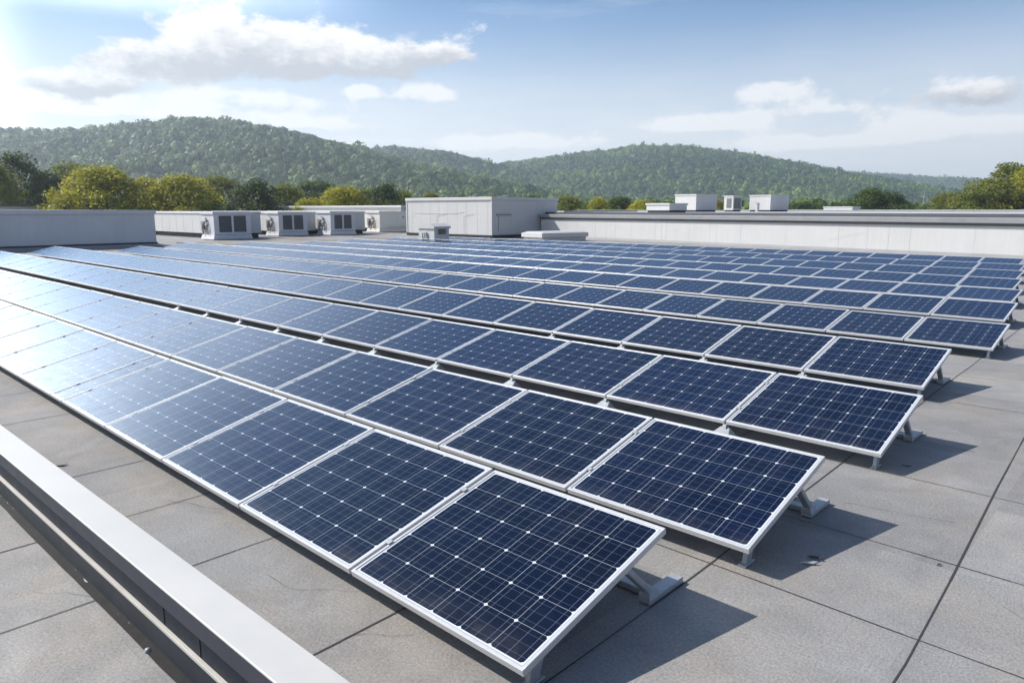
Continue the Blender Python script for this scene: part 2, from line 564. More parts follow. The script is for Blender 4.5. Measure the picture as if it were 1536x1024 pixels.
rm = MB()
X0, X1, Y0, Y1 = -106, 24, -9, 70
rm.box(X0, X1, Y0, Y1, GROUND + 0.05, 0.0)
for x in (-0.87, -2.2, -3.3, -4.8, -6.0, -7.3, -9.7, -11.3, -13.0, 0.55, 2.0):
    y = Y0 + 0.2
    xx = x
    while y < 44:
        L = random.uniform(0.7, 1.3)
        x2 = x - 0.045 * max(0, (y + L - 4.0)) * (1 if x == -0.87 else 0.4) + random.uniform(-0.012, 0.012)
        w = random.uniform(0.0035, 0.0065)
        rm.face([(xx - w, y, 0.004), (xx + w, y, 0.004), (x2 + w, y + L, 0.004), (x2 - w, y + L, 0.004)], 1)
        xx = x2
        y += L
for y in (-0.75, 4.35, 5.5, 7.1, 8.35, 10.4, 12.2, 14.6, 17.2, 20.0, 23.0, 26.5):
    x = -16.0
    yy = y
    while x < 8:
        L = random.uniform(0.6, 1.2)
        y2 = y + random.uniform(-0.012, 0.012)
        w = random.uniform(0.0025, 0.005)
        if not (random.random() < 0.07):
            rm.face([(x, yy - w, 0.0045), (x + L, y2 - w, 0.0045), (x + L, y2 + w, 0.0045), (x, yy + w, 0.0045)], 1)
        yy = y2
        x += L
for (x, y, a, L) in ((-2.6, 7.3, 0.3, 0.9), (-0.6, 5.1, -0.5, 0.7), (-1.9, 6.1, 0.2, 0.8), (-4.3, 2.15, -0.25, 0.8), (-6.1, 2.2, 0.3, 0.7), (-1.2, 9.6, 0.5, 1.0),
                     (-2.9, 0.55, 0.4, 0.9), (-3.3, 2.0, 1.2, 0.5), (-0.4, 7.9, -0.2, 0.6), (-5.2, 1.0, 0.2, 0.8)):
    px_, py_ = x, y
    for i_ in range(7):
        a += random.uniform(-0.5, 0.5)
        qx, qy = px_ + L / 7 * math.cos(a), py_ + L / 7 * math.sin(a)
        w = random.uniform(0.0008, 0.0022)
        rm.face([(px_, py_ - w, 0.0042), (qx, qy - w, 0.0042), (qx, qy + w, 0.0042), (px_, py_ + w, 0.0042)], 1)
        px_, py_ = qx, qy
setting(rm.build("roof", [M['roof'], M['joint']]))

# front curb: charcoal face with shade put into its colour, pale trim, wide pale cap
ZC = 0.33
KB, KF, KT = 0.528, 0.64, 0.748            # y/drop ratios read along the roof
yb = KB * EYE                               # face line on the roof
ct = thing("parapet_curb", "long low curb with wide pale metal cap and charcoal face across the near roof", "curb", (-5.5, yb, 0), 0.017)
zt = EYE - yb / KF                          # top of the face
yk = (EYE - zt) * KT                        # back edge of the cap
LX0, LX1 = -20.5, 15.5


def strip(y0, y1, z0, z1, name, m, bev=0.0):
    b = MB()
    b.box(LX0, LX1, y0 - yb, y1 - yb, z0, z1)
    return b.build(name, m, ct, bev)


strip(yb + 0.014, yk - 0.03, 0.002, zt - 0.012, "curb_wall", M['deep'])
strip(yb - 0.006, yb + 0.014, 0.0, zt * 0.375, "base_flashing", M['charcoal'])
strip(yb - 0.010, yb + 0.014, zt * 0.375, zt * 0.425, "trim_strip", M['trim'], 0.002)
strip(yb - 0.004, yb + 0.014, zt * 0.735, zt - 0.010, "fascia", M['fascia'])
capm = strip(yb - 0.004, yk, zt - 0.010, zt + 0.006, "cap", M['cap'], 0.004)
b = MB()
for xj in (-9.2, -5.0, -2.0, 1.62, 2.06, 5.4, 8.8):
    b.box(xj - 0.002, xj + 0.002, 0.011, 0.0145, zt * 0.43, zt * 0.73)
b.build("wall_joint", M['black'], ct)
# near-black strip along the foot and a thin uneven sealant bead where the curb meets the roof
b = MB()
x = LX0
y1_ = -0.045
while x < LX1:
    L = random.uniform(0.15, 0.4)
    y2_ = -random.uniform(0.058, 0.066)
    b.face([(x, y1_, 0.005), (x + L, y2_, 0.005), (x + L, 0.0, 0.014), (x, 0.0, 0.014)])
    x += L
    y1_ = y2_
b.build("foot_strip", M['black'], ct)
sb = MB()
x = LX0
while x < LX1:
    L = random.uniform(0.08, 0.35)
    if random.random() < 0.55:
        n_ = 5
        y_ = -random.uniform(0.010, 0.022)
        sb.tube([(x + L * i_ / (n_ - 1), y_ + random.uniform(-.006, .006), 0.007) for i_ in range(n_)], [random.uniform(0.002, 0.007) for _ in range(n_)], 6)
    x += L
for xb, s_ in ((2.64, 0.020), (1.5, 0.018), (3.2, 0.012), (2.2, 0.013), (3.9, 0.014)):
    sb.tube([(xb, -0.05, 0.0), (xb + 0.012, -0.05, s_ * 0.8), (xb + 0.014, -0.048, s_ * 1.3)], [s_, s_ * 0.9, s_ * 0.3], 8)
sb.build("sealant_bead", M['mount'], ct)

# ------------------------------------------------------------------ solar panels
NC = 6
TILTS = [13.656] * 4 + [11, 10] + [8] * 5
YLOW = [1.578, 2.907, 4.683, 6.77, 9.22, 11.75, 14.25, 16.6, 19.1, 21.5, 24.1]
XEND = [-1.440, -1.288, -1.266, -1.547, -1.476, -1.786, -2.095, -2.45, -2.78, -3.10, -3.50]
WID = [0.997, 1.057, 1.054, 1.040, 0.902, 0.927, 0.96, 0.97, 0.98, 1.0, 1.0]
XLEFT = [-13.6, -20.5, -28.5, -28.8, -28.2, -30.0, -29.0, -28.3, -28.6, -28.2, -28.0]
DSL = 0.8919 * S
HLOW = 0.13 * S
FT = 0.042                                 # frame depth
FW = 0.022                                 # frame bar width


def panel_meshes(w):
    """frame and cell sheet, origin at the middle of the low edge, y up the slope, z out of the glass"""
    h = w / 2
    fr = MB()
    for (x0, x1, y0, y1) in ((-h, h, 0, FW), (-h, h, DSL - FW, DSL), (-h, -h + FW, FW, DSL - FW), (h - FW, h, FW, DSL - FW)):
        fr.box(x0, x1, y0, y1, -FT, 0)
    fm = fr.mesh("frame", M['frame'], 0.0025)
    bk = MB()
    bk.box(-h + FW, h - FW, FW, DSL - FW, -0.016, -0.010)
    bm_ = bk.mesh("back_sheet", M['back'])
    me = bpy.data.meshes.new("cell_sheet")
    x0, x1, y0, y1 = -h + FW, h - FW, FW, DSL - FW
    me.from_pydata([(x0, y0, -0.0045), (x1, y0, -0.0045), (x1, y1, -0.0045), (x0, y1, -0.0045)], [], [(0, 1, 2, 3)])
    me.materials.append(M['cells'])
    mg = 0.015
    uvl = me.uv_layers.new(name="UVMap")
    nc = NC if w > 0.7 else 2
    mu = mg / ((x1 - x0 - 2 * mg) / nc)
    mv = mg / ((y1 - y0 - 2 * mg) / NC)
    for i, c in enumerate(((-mu, -mv), (nc + mu, -mv), (nc + mu, NC + mv), (-mu, NC + mv))):
        uvl.data[i].uv = c if nc == NC else (c[0] if c[0] < 0 else 6 + mu * 0.999, c[1])
    if nc != NC:
        for i, c in enumerate(((4 - mu, -mv), (6 + mu, -mv), (6 + mu, NC + mv), (4 - mu, NC + mv))):
            uvl.data[i].uv = c
    cl = MB()
    cl.box(h - 0.012, h + 0.034, -0.02, 0.02, 0.0, 0.007)
    return fm, bm_, me, cl.mesh("clamp", M['mount'])


def panel(x_right, w, row, meshes, label):
    t = thing("solar_panel", label, "solar panel", group="solar panels standing in rows on the roof")
    t.location = ((x_right - w / 2) , YLOW[row] * S, HLOW)
    j = random.uniform(-0.20, 0.20)
    t.rotation_euler = (R(TILTS[row] + random.uniform(-0.25, 0.25)), R(j * 0.5), 0)
    for nm, me in zip(("frame", "back_sheet", "cell_sheet", "clamp"), meshes):
        if nm in ("back_sheet", "clamp") and row > 2 or nm == "clamp" and x_right == XEND[row] * S:
            continue
        c_ = link(nm, me, t)
        if nm == "clamp":
            c_.location.y = 0.24 * DSL
            link(nm, me, t).location.y = 0.76 * DSL
    return t


ROWW = ["the first row behind the low curb", "the second row behind the low curb", "the third row behind the low curb", "the fourth row behind the low curb"] + \
       ["the %s row behind the low curb" % ORD[i] for i in range(5, 12)]
BORDERS = {}
n_panels = 0
for r in range(11):
    pitch = WID[r] * S
    gap = 0.022
    w = pitch - gap
    ms = panel_meshes(w)
    x = XEND[r] * S
    k = 0
    BORDERS[r] = [x]
    while x > XLEFT[r] * S:
        k += 1
        if r == 0 and k == 6:
            ws = 0.30 * S - gap
            panel(x, ws, r, panel_meshes(ws), "narrow slice of a solar panel squeezed between full panels in the first row")
            x -= 0.30 * S
        else:
            if k == 1:
                lab = "dark blue solar panel at the right end of %s" % ROWW[r]
            else:
                lab = "%s solar panel from the right end of %s" % (ORD[k], ROWW[r])
            if r == 3 and x - pitch < XLEFT[r] * S:
                pass
            panel(x, w, r, ms, lab)
            x -= pitch
        BORDERS[r].append(x)
        n_panels += 1
print("panels", n_panels)


# mounts: roof plate, leaning strut with a clamp under the panel, front foot
def mount_mesh(r):
    ti = R(TILTS[r])
    out = {}
    y_f = 0.93 * S * 0.945                  # strut foot, metres up-roof from the low edge
    b = MB()
    b.box(-0.045, 0.045, y_f - 0.10, y_f + 0.30, 0.006, 0.045)
    b.box(-0.36, -0.045, y_f - 0.03, y_f + 0.06, 0.006, 0.050)
    b.hexa([(-0.045, y_f - 0.10, 0.045), (0.045, y_f - 0.10, 0.045), (0.045, y_f + 0.02, 0.045), (-0.045, y_f + 0.02, 0.045),
            (-0.035, y_f - 0.085, 0.085), (0.035, y_f - 0.085, 0.085), (0.035, y_f - 0.01, 0.085), (-0.035, y_f - 0.01, 0.085)])
    out['base_plate'] = b.mesh("base_plate", M['mount'], 0.005)
    yt = 0.74 * DSL
    top = (0, yt * math.cos(ti), HLOW + yt * math.sin(ti) - FT - 0.03)
    b = MB()
    b.bar((0, y_f - 0.045, 0.06), top, 0.062, 0.040)
    out['strut'] = b.mesh("strut", M['mount'], 0.006)
    b = MB()
    b.tube([(-0.045, top[1], top[2]), (0.045, top[1], top[2])], 0.036, 12)
    out['clamp'] = b.mesh("clamp", M['mount'])
    b = MB()
    yl = 0.15
    zl_ = HLOW + yl * math.sin(ti) - FT
    b.hexa([(-0.018, yl - 0.03, 0.004), (0.018, yl - 0.03, 0.004), (0.018, yl + 0.05, 0.004), (-0.018, yl + 0.05, 0.004),
            (-0.015, yl + 0.01, zl_), (0.015, yl + 0.01, zl_), (0.015, yl + 0.13, zl_ + 0.025), (-0.015, yl + 0.13, zl_ + 0.025)])
    b.box(-0.03, 0.03, yl - 0.06, yl + 0.09, 0.004, 0.018)
    out['front_foot'] = b.mesh("front_foot", M['mount'], 0.004)
    return out


def foot_mesh():
    b = MB()
    b.hexa([(-0.15, -0.20, 0.006), (0.15, -0.20, 0.006), (0.12, 0.10, 0.006), (-0.12, 0.10, 0.006),
            (-0.125, -0.17, 0.035), (0.125, -0.17, 0.035), (0.05, 0.02, 0.125), (-0.05, 0.02, 0.125)])
    base = b.mesh("base_plate", M['mount'], 0.006)
    b = MB()
    b.hexa([(-0.025, -0.02, 0.10), (0.025, -0.02, 0.10), (0.025, 0.05, 0.10), (-0.025, 0.05, 0.10),
            (-0.02, -0.005, HLOW - FT), (0.02, -0.005, HLOW - FT), (0.02, 0.05, HLOW - FT), (-0.02, 0.05, HLOW - FT)])
    return base, b.mesh("clamp", M['mount'], 0.003)


for r in range(8):
    mm = mount_mesh(r)
    t = thing("panel_mount", "grey steel mount propping the end panel of %s" % ROWW[r], "panel mount",
              (XEND[r] * S - 0.085, YLOW[r] * S, 0), group="steel mounts under the panel rows")
    for nm, me in mm.items():
        link(nm, me, t)
fb, fc = foot_mesh()
for r, ks in ((2, range(1, 11)), (3, range(1, 5))):
    for k in ks:
        t = thing("mounting_foot", "pale grey wedge foot under the %s joint from the right in %s" % (ORD[k], ROWW[r].replace(" behind the low curb", "")),
                  "mounting foot", (BORDERS[r][k] + 0.011, YLOW[r] * S - 0.0, 0), group="wedge feet along the gaps between rows")
        link("base_plate", fb, t)
        link("clamp", fc, t)

# ------------------------------------------------------------------ roof boxes and units


def seams_x(b, x0, x1, y, z0, z1, step, w=0.02, d=0.006, face=-1, mi=0, skip=0.0):
    """vertical panel joints on a wall that runs along x"""
    x = x0 + step * 0.6
    while x < x1 - step * 0.3:
        if random.random() >= skip:
            b.box(x - w / 2, x + w / 2, min(y, y + face * d), max(y, y + face * d), z0, z1, mi)
        x += step * random.uniform(0.85, 1.15)


def seams_y(b, y0, y1, x, z0, z1, step, w=0.02, d=0.006, face=1, mi=0):
    y = y0 + step * 0.6
    while y < y1 - step * 0.3:
        b.box(min(x, x + face * d), max(x, x + face * d), y - w / 2, y + w / 2, z0, z1, mi)
        y += step * random.uniform(0.85, 1.15)


# left block
bx, by0, by1, bh = -33.9 * S, 1.5 * S, 12.75 * S, 1.535 * S
t = thing("roof_plant_enclosure", "long low grey clad enclosure with overhanging rim beside the far ends of the rows", "enclosure", (bx, (by0 + by1) / 2, 0))
hy = (by1 - by0) / 2
b = MB()
b.box(-16, 0, -hy, hy, 0.30, bh - 0.16)
seams_y(b, -hy, hy, 0, 0.30, bh - 0.16, 2.2, 0.03, 0.008)
b.build("cladding", [M['offwhite']], t)
b = MB()
b.box(-16.1, 0.09, -hy - 0.09, hy + 0.09, bh - 0.16, bh + 0.10)
b.build("rim", M['offwhite'], t, 0.02)
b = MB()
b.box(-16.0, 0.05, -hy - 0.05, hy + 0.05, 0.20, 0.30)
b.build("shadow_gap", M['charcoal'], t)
b = MB()
b.hexa([(-16.4, -hy - 0.4, 0.004), (0.42, -hy - 0.4, 0.004), (0.42, hy + 0.4, 0.004), (-16.4, hy + 0.4, 0.004),
        (-16.05, -hy - 0.1, 0.20), (0.10, -hy - 0.1, 0.20), (0.10, hy + 0.1, 0.20), (-16.05, hy + 0.1, 0.20)])
b.build("base_flashing", M['greycap'], t, 0.01)

# white room in the middle
t = thing("roof_penthouse", "tall plain white box room with rim, standing where the long wall begins", "roof room", (-29.4 * S, 29.5 * S, 0))
w_, d_, h_ = 7.7 * S, 5.8 * S, 2.32 * S
b = MB()
b.box(-w_, 0, 0, d_, 0.26, h_ - 0.25)
seams_x(b, -w_, 0, 0, 0.26, h_ - 0.25, 1.35, 0.025, 0.007, -1)
seams_y(b, 0, d_, 0, 0.26, h_ - 0.25, 2.6, 0.025, 0.007, 1)
b.build("cladding", M['white'], t)
b = MB()
b.box(-w_ - 0.1, 0.1, -0.1, d_ + 0.1, h_ - 0.25, h_ + 0.02)
b.build("rim", M['white'], t, 0.02)
b = MB()
b.box(-w_ - 0.04, 0.04, -0.04, d_ + 0.04, 0.02, 0.26)
b.build("base_flashing", M['charcoal'], t)
b = MB()
b.box(-0.12, 0.05, -0.05, 0.12, 0.26, h_ - 0.25)
b.box(-w_ - 0.05, -w_ + 0.12, -0.05, 0.12, 0.26, h_ - 0.25)
b.build("corner_trim", M['white'], t, 0.01)
b = MB()
b.box(0.007, 0.16, 0.5, 2.3, 1.95, 2.05)
b.box(0.007, 0.03, 0.75, 0.80, 0.6, 1.95)
b.build("door_canopy", M['greycap'], t, 0.01)
b = MB()
b.box(0.007, 0.035, 0.85, 2.1, 0.3, 1.92)
b.build("door", M['white'], t, 0.005)
b = MB()
for sx in (-w_ * 0.62, -w_ * 0.30):
    b.tube([(sx, -0.05, 0.3), (sx, -0.05, 1.9), (sx + 1.2, -0.05, 2.1)], 0.012, 6)
b.tube([(-w_ * 0.9, -0.03, 2.12), (-w_ * 0.4, -0.03, 2.1), (-w_ * 0.3, -0.03, 2.25)], 0.012, 6)
b.build("conduit", M['white'], t)

# long back wall with grey coping
A_, B_ = Vector((-29.2 * S, 33.55 * S, 0)), Vector((8 * S, 27.55 * S, 0))
dv = (B_ - A_)
ln = dv.length
t = thing("parapet_wall", "long white parapet wall with grey coping behind the last panel row", "parapet wall", A_, math.atan2(dv.y, dv.x))
hw = 1.08 * S
b = MB()
b.box(0, ln, 0, 0.5, 0.0, hw)
x = 1.0
while x < ln:
    sl = random.uniform(-0.05, 0.05)
    b.bar((x, -0.002, 0.02), (x + sl, -0.002, hw), random.choice((0.014, 0.02, 0.03)), 0.006, 1, (0, 1, 0))
    x += random.choice((0.5, 1.4, 2.3, 3.1)) * random.uniform(0.8, 1.3)
b.bar((27.5, -0.003, 0.55), (30.0, -0.003, 1.15), 0.018, 0.006, 1, (0, 1, 0))
b.build("wall_face", [M['white'], M['seam']], t)
b = MB()
b.box(-0.1, ln, -0.12, 0.55, hw - 0.02, hw + 0.10)
b.build("drip_edge", M['darkband'], t)
b = MB()
b.box(-0.1, ln, -0.22, 0.62, hw + 0.10, hw + 0.40)
b.build("coping", M['greycap'], t, 0.03)
b = MB()
b.hexa([(0, -0.30, 0.004), (ln, -0.30, 0.004), (ln, 0.0, 0.004), (0, 0.0, 0.004), (0, -0.02, 0.16), (ln, -0.02, 0.16), (ln, 0, 0.16), (0, 0, 0.16)])
b.build("base_flashing", M['greycap'], t)

# neighbouring warehouse behind that wall
t = thing("warehouse", "neighbouring flat roofed warehouse behind the long white parapet wall", "building", A_ + Vector((0, 0, 0)), math.atan2(dv.y, dv.x))
zr = 1.44 * S
b = MB()
b.box(-60, ln + 30, 1.2, 95, GROUND + 0.05, zr - 0.12)
b.build("wall", M['white'], t)
b = MB()
b.box(-60.2, ln + 30.2, 1.0, 95.2, zr - 0.12, zr)
b.build("roof", M['farroof'], t)
b = MB()
b.box(-60.3, ln + 30.3, 0.85, 1.25, zr - 0.24, zr + 0.06)
b.build("edge_band", M['darkband'], t, 0.01)
b = MB()
b.box(-60.3, ln + 30.3, 95.0, 95.6, zr, zr + 0.22)
b.build("rim", M['white'], t, 0.02)
b = MB()
b.box(-55, ln * 0.45, 55.0, 55.5, zr, zr + 0.20)
b.build("roof_step", M['greycap'], t, 0.02)


# hvac units ------------------------------------------------------------------
def hvac(name, label, x1, y0, wy, casing_len, dy, casing_w, hz, louvres=True, paint='offwhite'):
    t = thing(name, label, "hvac unit", (x1, y0, 0), group="rooftop hvac units between the rows and the far parapet")
    dx_ = 1.5 * S
    m = M[paint]
    b = MB()
    b.hexa([(-dx_ - 0.1, -0.1, 0.05), (0.06, -0.1, 0.05), (0.06, wy + 0.1, 0.05), (-dx_ - 0.1, wy + 0.1, 0.05),
            (-dx_, 0, 0.42), (0, 0, 0.42), (0, wy, 0.42), (-dx_, wy, 0.42)])
    b.box(-dx_, -0.1, 0.1, wy - 0.1, 0.0, 0.05)
    b.build("base_curb", m, t, 0.015)
    b = MB()
    b.box(-dx_, -0.03, 0.02, wy - 0.02, 0.42, hz - 0.22)
    # frame round the louvre openings
    zb, zt_ = 0.62, hz - 0.34
    b.box(-0.03, 0.05, 0.0, wy, 0.44, zb)
    b.box(-0.03, 0.05, 0.0, wy, zt_, hz - 0.22)
    if louvres:
        for (p, q) in ((0.0, 0.42), (wy * 0.5 - 0.09, wy * 0.5 + 0.09), (wy - 0.42, wy)):
            b.box(-0.03, 0.05, p, q, zb, zt_)
    else:
        b.box(-0.03, 0.05, 0.0, wy, zb, zt_)
        b.box(0.05, 0.075, wy * 0.2, wy * 0.72, zb, zt_ - 0.1)
    b.build("cabinet", m, t, 0.012)
    b = MB()
    b.box(-dx_ - 0.05, 0.12, -0.08, wy + 0.08, hz - 0.22, hz)
    b.build("lid", m, t, 0.02)
    if louvres:
        for (p, q) in ((0.42, wy * 0.5 - 0.09), (wy * 0.5 + 0.09, wy - 0.42)):
            b = MB()
            b.box(-0.028, -0.012, p, q, zb, zt_)
            z = zb + 0.03
            while z < zt_ - 0.03:
                b.hexa([(-0.012, p, z + 0.03), (0.035, p, z), (0.035, q, z), (-0.012, q, z + 0.03),
                        (-0.012, p, z + 0.045), (0.035, p, z + 0.012), (0.035, q, z + 0.012), (-0.012, q, z + 0.045)])
                z += 0.075
            b.build("louvre_panel", M['louvre'], t)
    else:
        b = MB()
        b.box(0.075, 0.10, wy * 0.62, wy * 0.64, hz * 0.66, hz * 0.76)
        b.build("door_handle", M['charcoal'], t)
    # pipework on the side that faces the rows
    b = MB()
    b.tube([(-1.8, -0.10, 0.42), (-1.8, -0.12, 1.0), (-1.6, -0.14, 1.35), (-1.2, -0.12, 1.5), (-1.2, 0.02, 1.55)], 0.06, 8)
    b.tube([(-0.95, -0.10, 0.42), (-0.95, -0.10, 1.25), (-1.2, -0.10, 1.75), (-1.7, 0.02, 1.8)], 0.04, 8)
    b.box(-2.1, -1.75, -0.10, 0.02, 0.75, 1.5)
    ring = [(-1.4 + 0.27 * math.cos(a), -0.10, 0.95 + 0.27 * math.sin(a)) for a in [i * math.pi / 8 for i in range(17)]]
    b.tube(ring, 0.045, 6, cap=False)
    b.build("pipework", M['pipe'], t)
    # long casing behind
    b = MB()
    b.box(-dx_ - casing_len, -dx_ - 0.06, dy, dy + casing_w, 0.42, hz - 0.20)
    seams_x(b, -dx_ - casing_len, -dx_ - 0.06, dy, 0.42, hz - 0.20, 1.6, 0.03, 0.008, -1)
    b.build("casing", M['white'] if paint == 'offwhite' else m, t)
    b = MB()
    b.box(-dx_ - casing_len - 0.1, -dx_ - 0.06, dy - 0.08, dy + casing_w + 0.08, hz - 0.20, hz - 0.02)
    b.build("casing_lid", M['white'], t, 0.02)
    b = MB()
    b.box(-dx_ - casing_len + 0.2, -dx_ - 0.2, dy + 0.2, dy + casing_w - 0.2, 0.0, 0.42)
    b.build("skid", M['charcoal'], t)
    return t


hvac("hvac_unit", "pale hvac unit with twin dark louvres, nearest to the low grey enclosure", -38.4 * S, 17.45 * S, 2.1 * S, 19.0 * S, 0.9 * S, 2.6 * S, 1.52 * S)
hvac("hvac_unit", "twin louvred hvac unit, middle one of the three louvred units", -40.7 * S, 22.5 * S, 1.95 * S, 19.0 * S, 0.9 * S, 2.6 * S, 1.50 * S)
hvac("hvac_unit", "small twin louvred hvac unit, nearest of the louvred three to the white box room", -40.1 * S, 25.75 * S, 1.85 * S, 17.0 * S, 0.9 * S, 2.8 * S, 1.52 * S)
hvac("hvac_unit", "cream hvac unit without louvres, half hidden beside the tall white box room", -42.6 * S, 31.4 * S, 3.3 * S, 16.0 * S, 0.9 * S, 3.6 * S, 1.52 * S, False, 'cream')

# small hooded vent between the rows
t = thing("roof_vent", "small white hooded roof vent standing among the far panel rows", "roof vent", (-26.9 * S, 22.55 * S, 0))
t.scale = (1.1, 1.1, 1.12)
w_, d_ = 1.05 * S, 0.85 * S
b = MB()
b.box(-w_ / 2 - 0.05, w_ / 2 + 0.05, -0.05, d_ + 0.05, 0.0, 0.22)
b.build("base_curb", M['charcoal'], t)
b = MB()
b.box(-w_ / 2, w_ / 2, 0, d_, 0.22, 1.02)
b.build("housing", M['white'], t, 0.015)
b = MB()
hx, ov = w_ / 2, 0.08
prof = [(-hx - ov, 0.98), (-hx - ov, 1.08), (-hx * 0.45, 1.30), (hx * 0.45, 1.30), (hx + ov, 1.12), (hx + ov, 0.98)]
n = len(prof)
lo = [(x, -ov, z) for x, z in prof]
hi = [(x, d_ + ov, z) for x, z in prof]
b.face(lo)
b.face(list(reversed(hi)))
for i in range(n):
    j = (i + 1) % n
    b.face([lo[j], lo[i], hi[i], hi[j]])
b.build("hood", M['white'], t, 0.012)
b = MB()
b.box(w_ / 2 + 0.002, w_ / 2 + 0.04, d_ * 0.25, d_ * 0.75, 0.62, 0.95)
b.build("outlet", M['russet'], t)
b = MB()
b.tube([(-w_ * 0.2, -0.06, 0.3), (-w_ * 0.2, -0.08, 0.7), (0.05, -0.08, 0.75), (0.1, -0.06, 0.3)], 0.05, 8)
b.build("pipework", M['seam'], t)

# low skylight box by the wall
t = thing("skylight_curb", "low white box hatch with tapered lid in front of the long parapet wall", "roof hatch", (-24.75 * S, 27.8 * S, 0), math.atan2(dv.y, dv.x))
w_, d_ = 1.5 * S, 3.0 * S
b = MB()
b.box(-w_ / 2, w_ / 2, 0, d_, 0.0, 0.36)
b.build("curb", M['white'], t, 0.01)
b = MB()
o_ = 0.14
b.hexa([(-w_ / 2 - o_, -o_, 0.34), (w_ / 2 + o_, -o_, 0.34), (w_ / 2 + o_, d_ + o_, 0.34), (-w_ / 2 - o_, d_ + o_, 0.34),
        (-w_ / 2 - o_, -o_, 0.64), (w_ / 2 + o_, -o_, 0.66), (w_ / 2 + o_, d_ + o_, 0.66), (-w_ / 2 - o_, d_ + o_, 0.64)])
b.hexa([(-w_ / 2 - o_, -o_, 0.645), (w_ / 2 + o_, -o_, 0.665), (w_ / 2 + o_, d_ + o_, 0.665), (-w_ / 2 - o_, d_ + o_, 0.645),
        (-w_ / 2 + 0.2, 0.2, 0.77), (w_ / 2 - 0.2, 0.2, 0.77), (w_ / 2 - 0.2, d_ - 0.2, 0.77), (-w_ / 2 + 0.2, d_ - 0.2, 0.77)])
b.build("lid", M['white'], t, 0.01)

# walkway mats and loose cable runs by the units
b = MB()
for (x0, x1, y0, y1) in ((-36.2, -31.0, 15.6, 16.7), (-38.0, -33.5, 20.9, 21.9), (-36.5, -31.5, 24.9, 25.4)):
    b.box(x0 * S, x1 * S, y0 * S, y1 * S, 0.006, 0.03)
tag(b.build("walkway_mat", M['mat']), "brown walkway matting laid on the roof in front of the hvac units", "walkway mat")
b = MB()
for k in range(3):
    pts = []
    for i in range(14):
        pts.append(((-36.4 + i * 0.45) * S, (14.6 + 0.25 * k + 0.35 * math.sin(i * 0.8 + k * 1.7)) * S, 0.05))
    b.tube(pts, 0.04, 6)
tag(b.build("cable_run", M['pipe']), "dark loose cables snaking across the roof by the first hvac unit", "cable")

# scraps left on the roof
def scrap(name, label, x, y, m, pts, rz):
    b = MB()
    n_ = len(pts)
    top = [(px_, py_, 0.006 + pz_) for px_, py_, pz_ in pts]
    bot = [(px_, py_, 0.003 + pz_ * 0.9) for px_, py_, pz_ in pts]
    b.face(top)
    b.face(list(reversed(bot)))
    for i_ in range(n_):
        j_ = (i_ + 1) % n_
        b.face([bot[i_], bot[j_], top[j_], top[i_]])
    o = tag(b.build(name, m), label, "scrap", "scraps lying on the roof")
    o.location = (x, y, 0.004)
    o.rotation_euler.z = rz


def ground_px(u, v):
    x_, y_ = (u - 768) / F_PX, (512 - v) / F_PX
    fw_, up_ = math.cos(PITCH) + y_ * math.sin(PITCH), -math.sin(PITCH) + y_ * math.cos(PITCH)
    k_ = EYE / -up_
    return FH * (fw_ * k_) + RH * (x_ * k_)


q = ground_px(1213, 846)
scrap("membrane_scrap", "torn pale scrap lying in the shadow of the second row", q.x, q.y, M['white'], [(-.06, -.012, 0), (-.02, -.022, .012), (.03, -.008, .004), (.06, .012, .016), (.0, .02, .006), (-.04, .008, 0)], 0.4)
q = ground_px(1222, 838)
scrap("membrane_scrap", "dark curled scrap beside the torn pale scrap", q.x, q.y, M['joint'], [(-.05, -.008, 0), (.04, -.014, .01), (.05, .006, .016), (-.03, .012, .004)], 0.1)
q = ground_px(1360, 700)
scrap("membrane_scrap", "small dark scrap at the edge of the third row's shadow", q.x, q.y, M['joint'], [(-.04, -.01, 0), (.03, -.014, .008), (.045, .006, .012), (-.02, .014, .0)], -0.3)
q = ground_px(1408, 848)
scrap("membrane_scrap", "dark flake lying by the long roof joint at the right", q.x, q.y, M['joint'], [(-.018, -.006, 0), (.018, -.005, .003), (.012, .008, .005), (-.012, .006, .0)], 0.9)
q = ground_px(92, 698)
scrap("membrane_scrap", "rusty flake on the roof between the curb and the first row", q.x, q.y, M['russet'], [(-.06, -.02, 0), (.02, -.03, .006), (.06, .01, .008), (-.03, .03, .0)], 0.9)

# far roof-edge parapets at the left
b = MB()
b.box(-76 * S, -75.6 * S, -6 * S, 34 * S, 0, 1.90 * S)
o = b.build("wall", M['white'])
t = thing("edge_parapet", "far roof edge parapet with dark coping, in front of the yellow trees", "parapet wall", (-76 * S, 14 * S, 0))
o.parent = t
o.location = (76 * S, -14 * S, 0)
b = MB()
b.box(-0.25, 0.95, -20.2 * S, 20.2 * S, 1.90 * S, 1.90 * S + 0.2)
b.build("coping", M['darkband'], t, 0.02)
t = thing("edge_parapet", "far roof edge parapet with bright white coping, left of the white box room", "parapet wall", (-70 * S, 36 * S, 0))
b = MB()
b.box(0, 24 * S, 0, 0.6, 0, 1.78 * S)
b.box(0, 0.6, 0.6, 20 * S, 0, 1.78 * S)
b.build("wall", M['white'], t)
b = MB()
b.box(-0.2, 24.2 * S, -0.2, 0.8, 1.78 * S, 1.78 * S + 0.25)
b.build("coping", M['white'], t, 0.02)


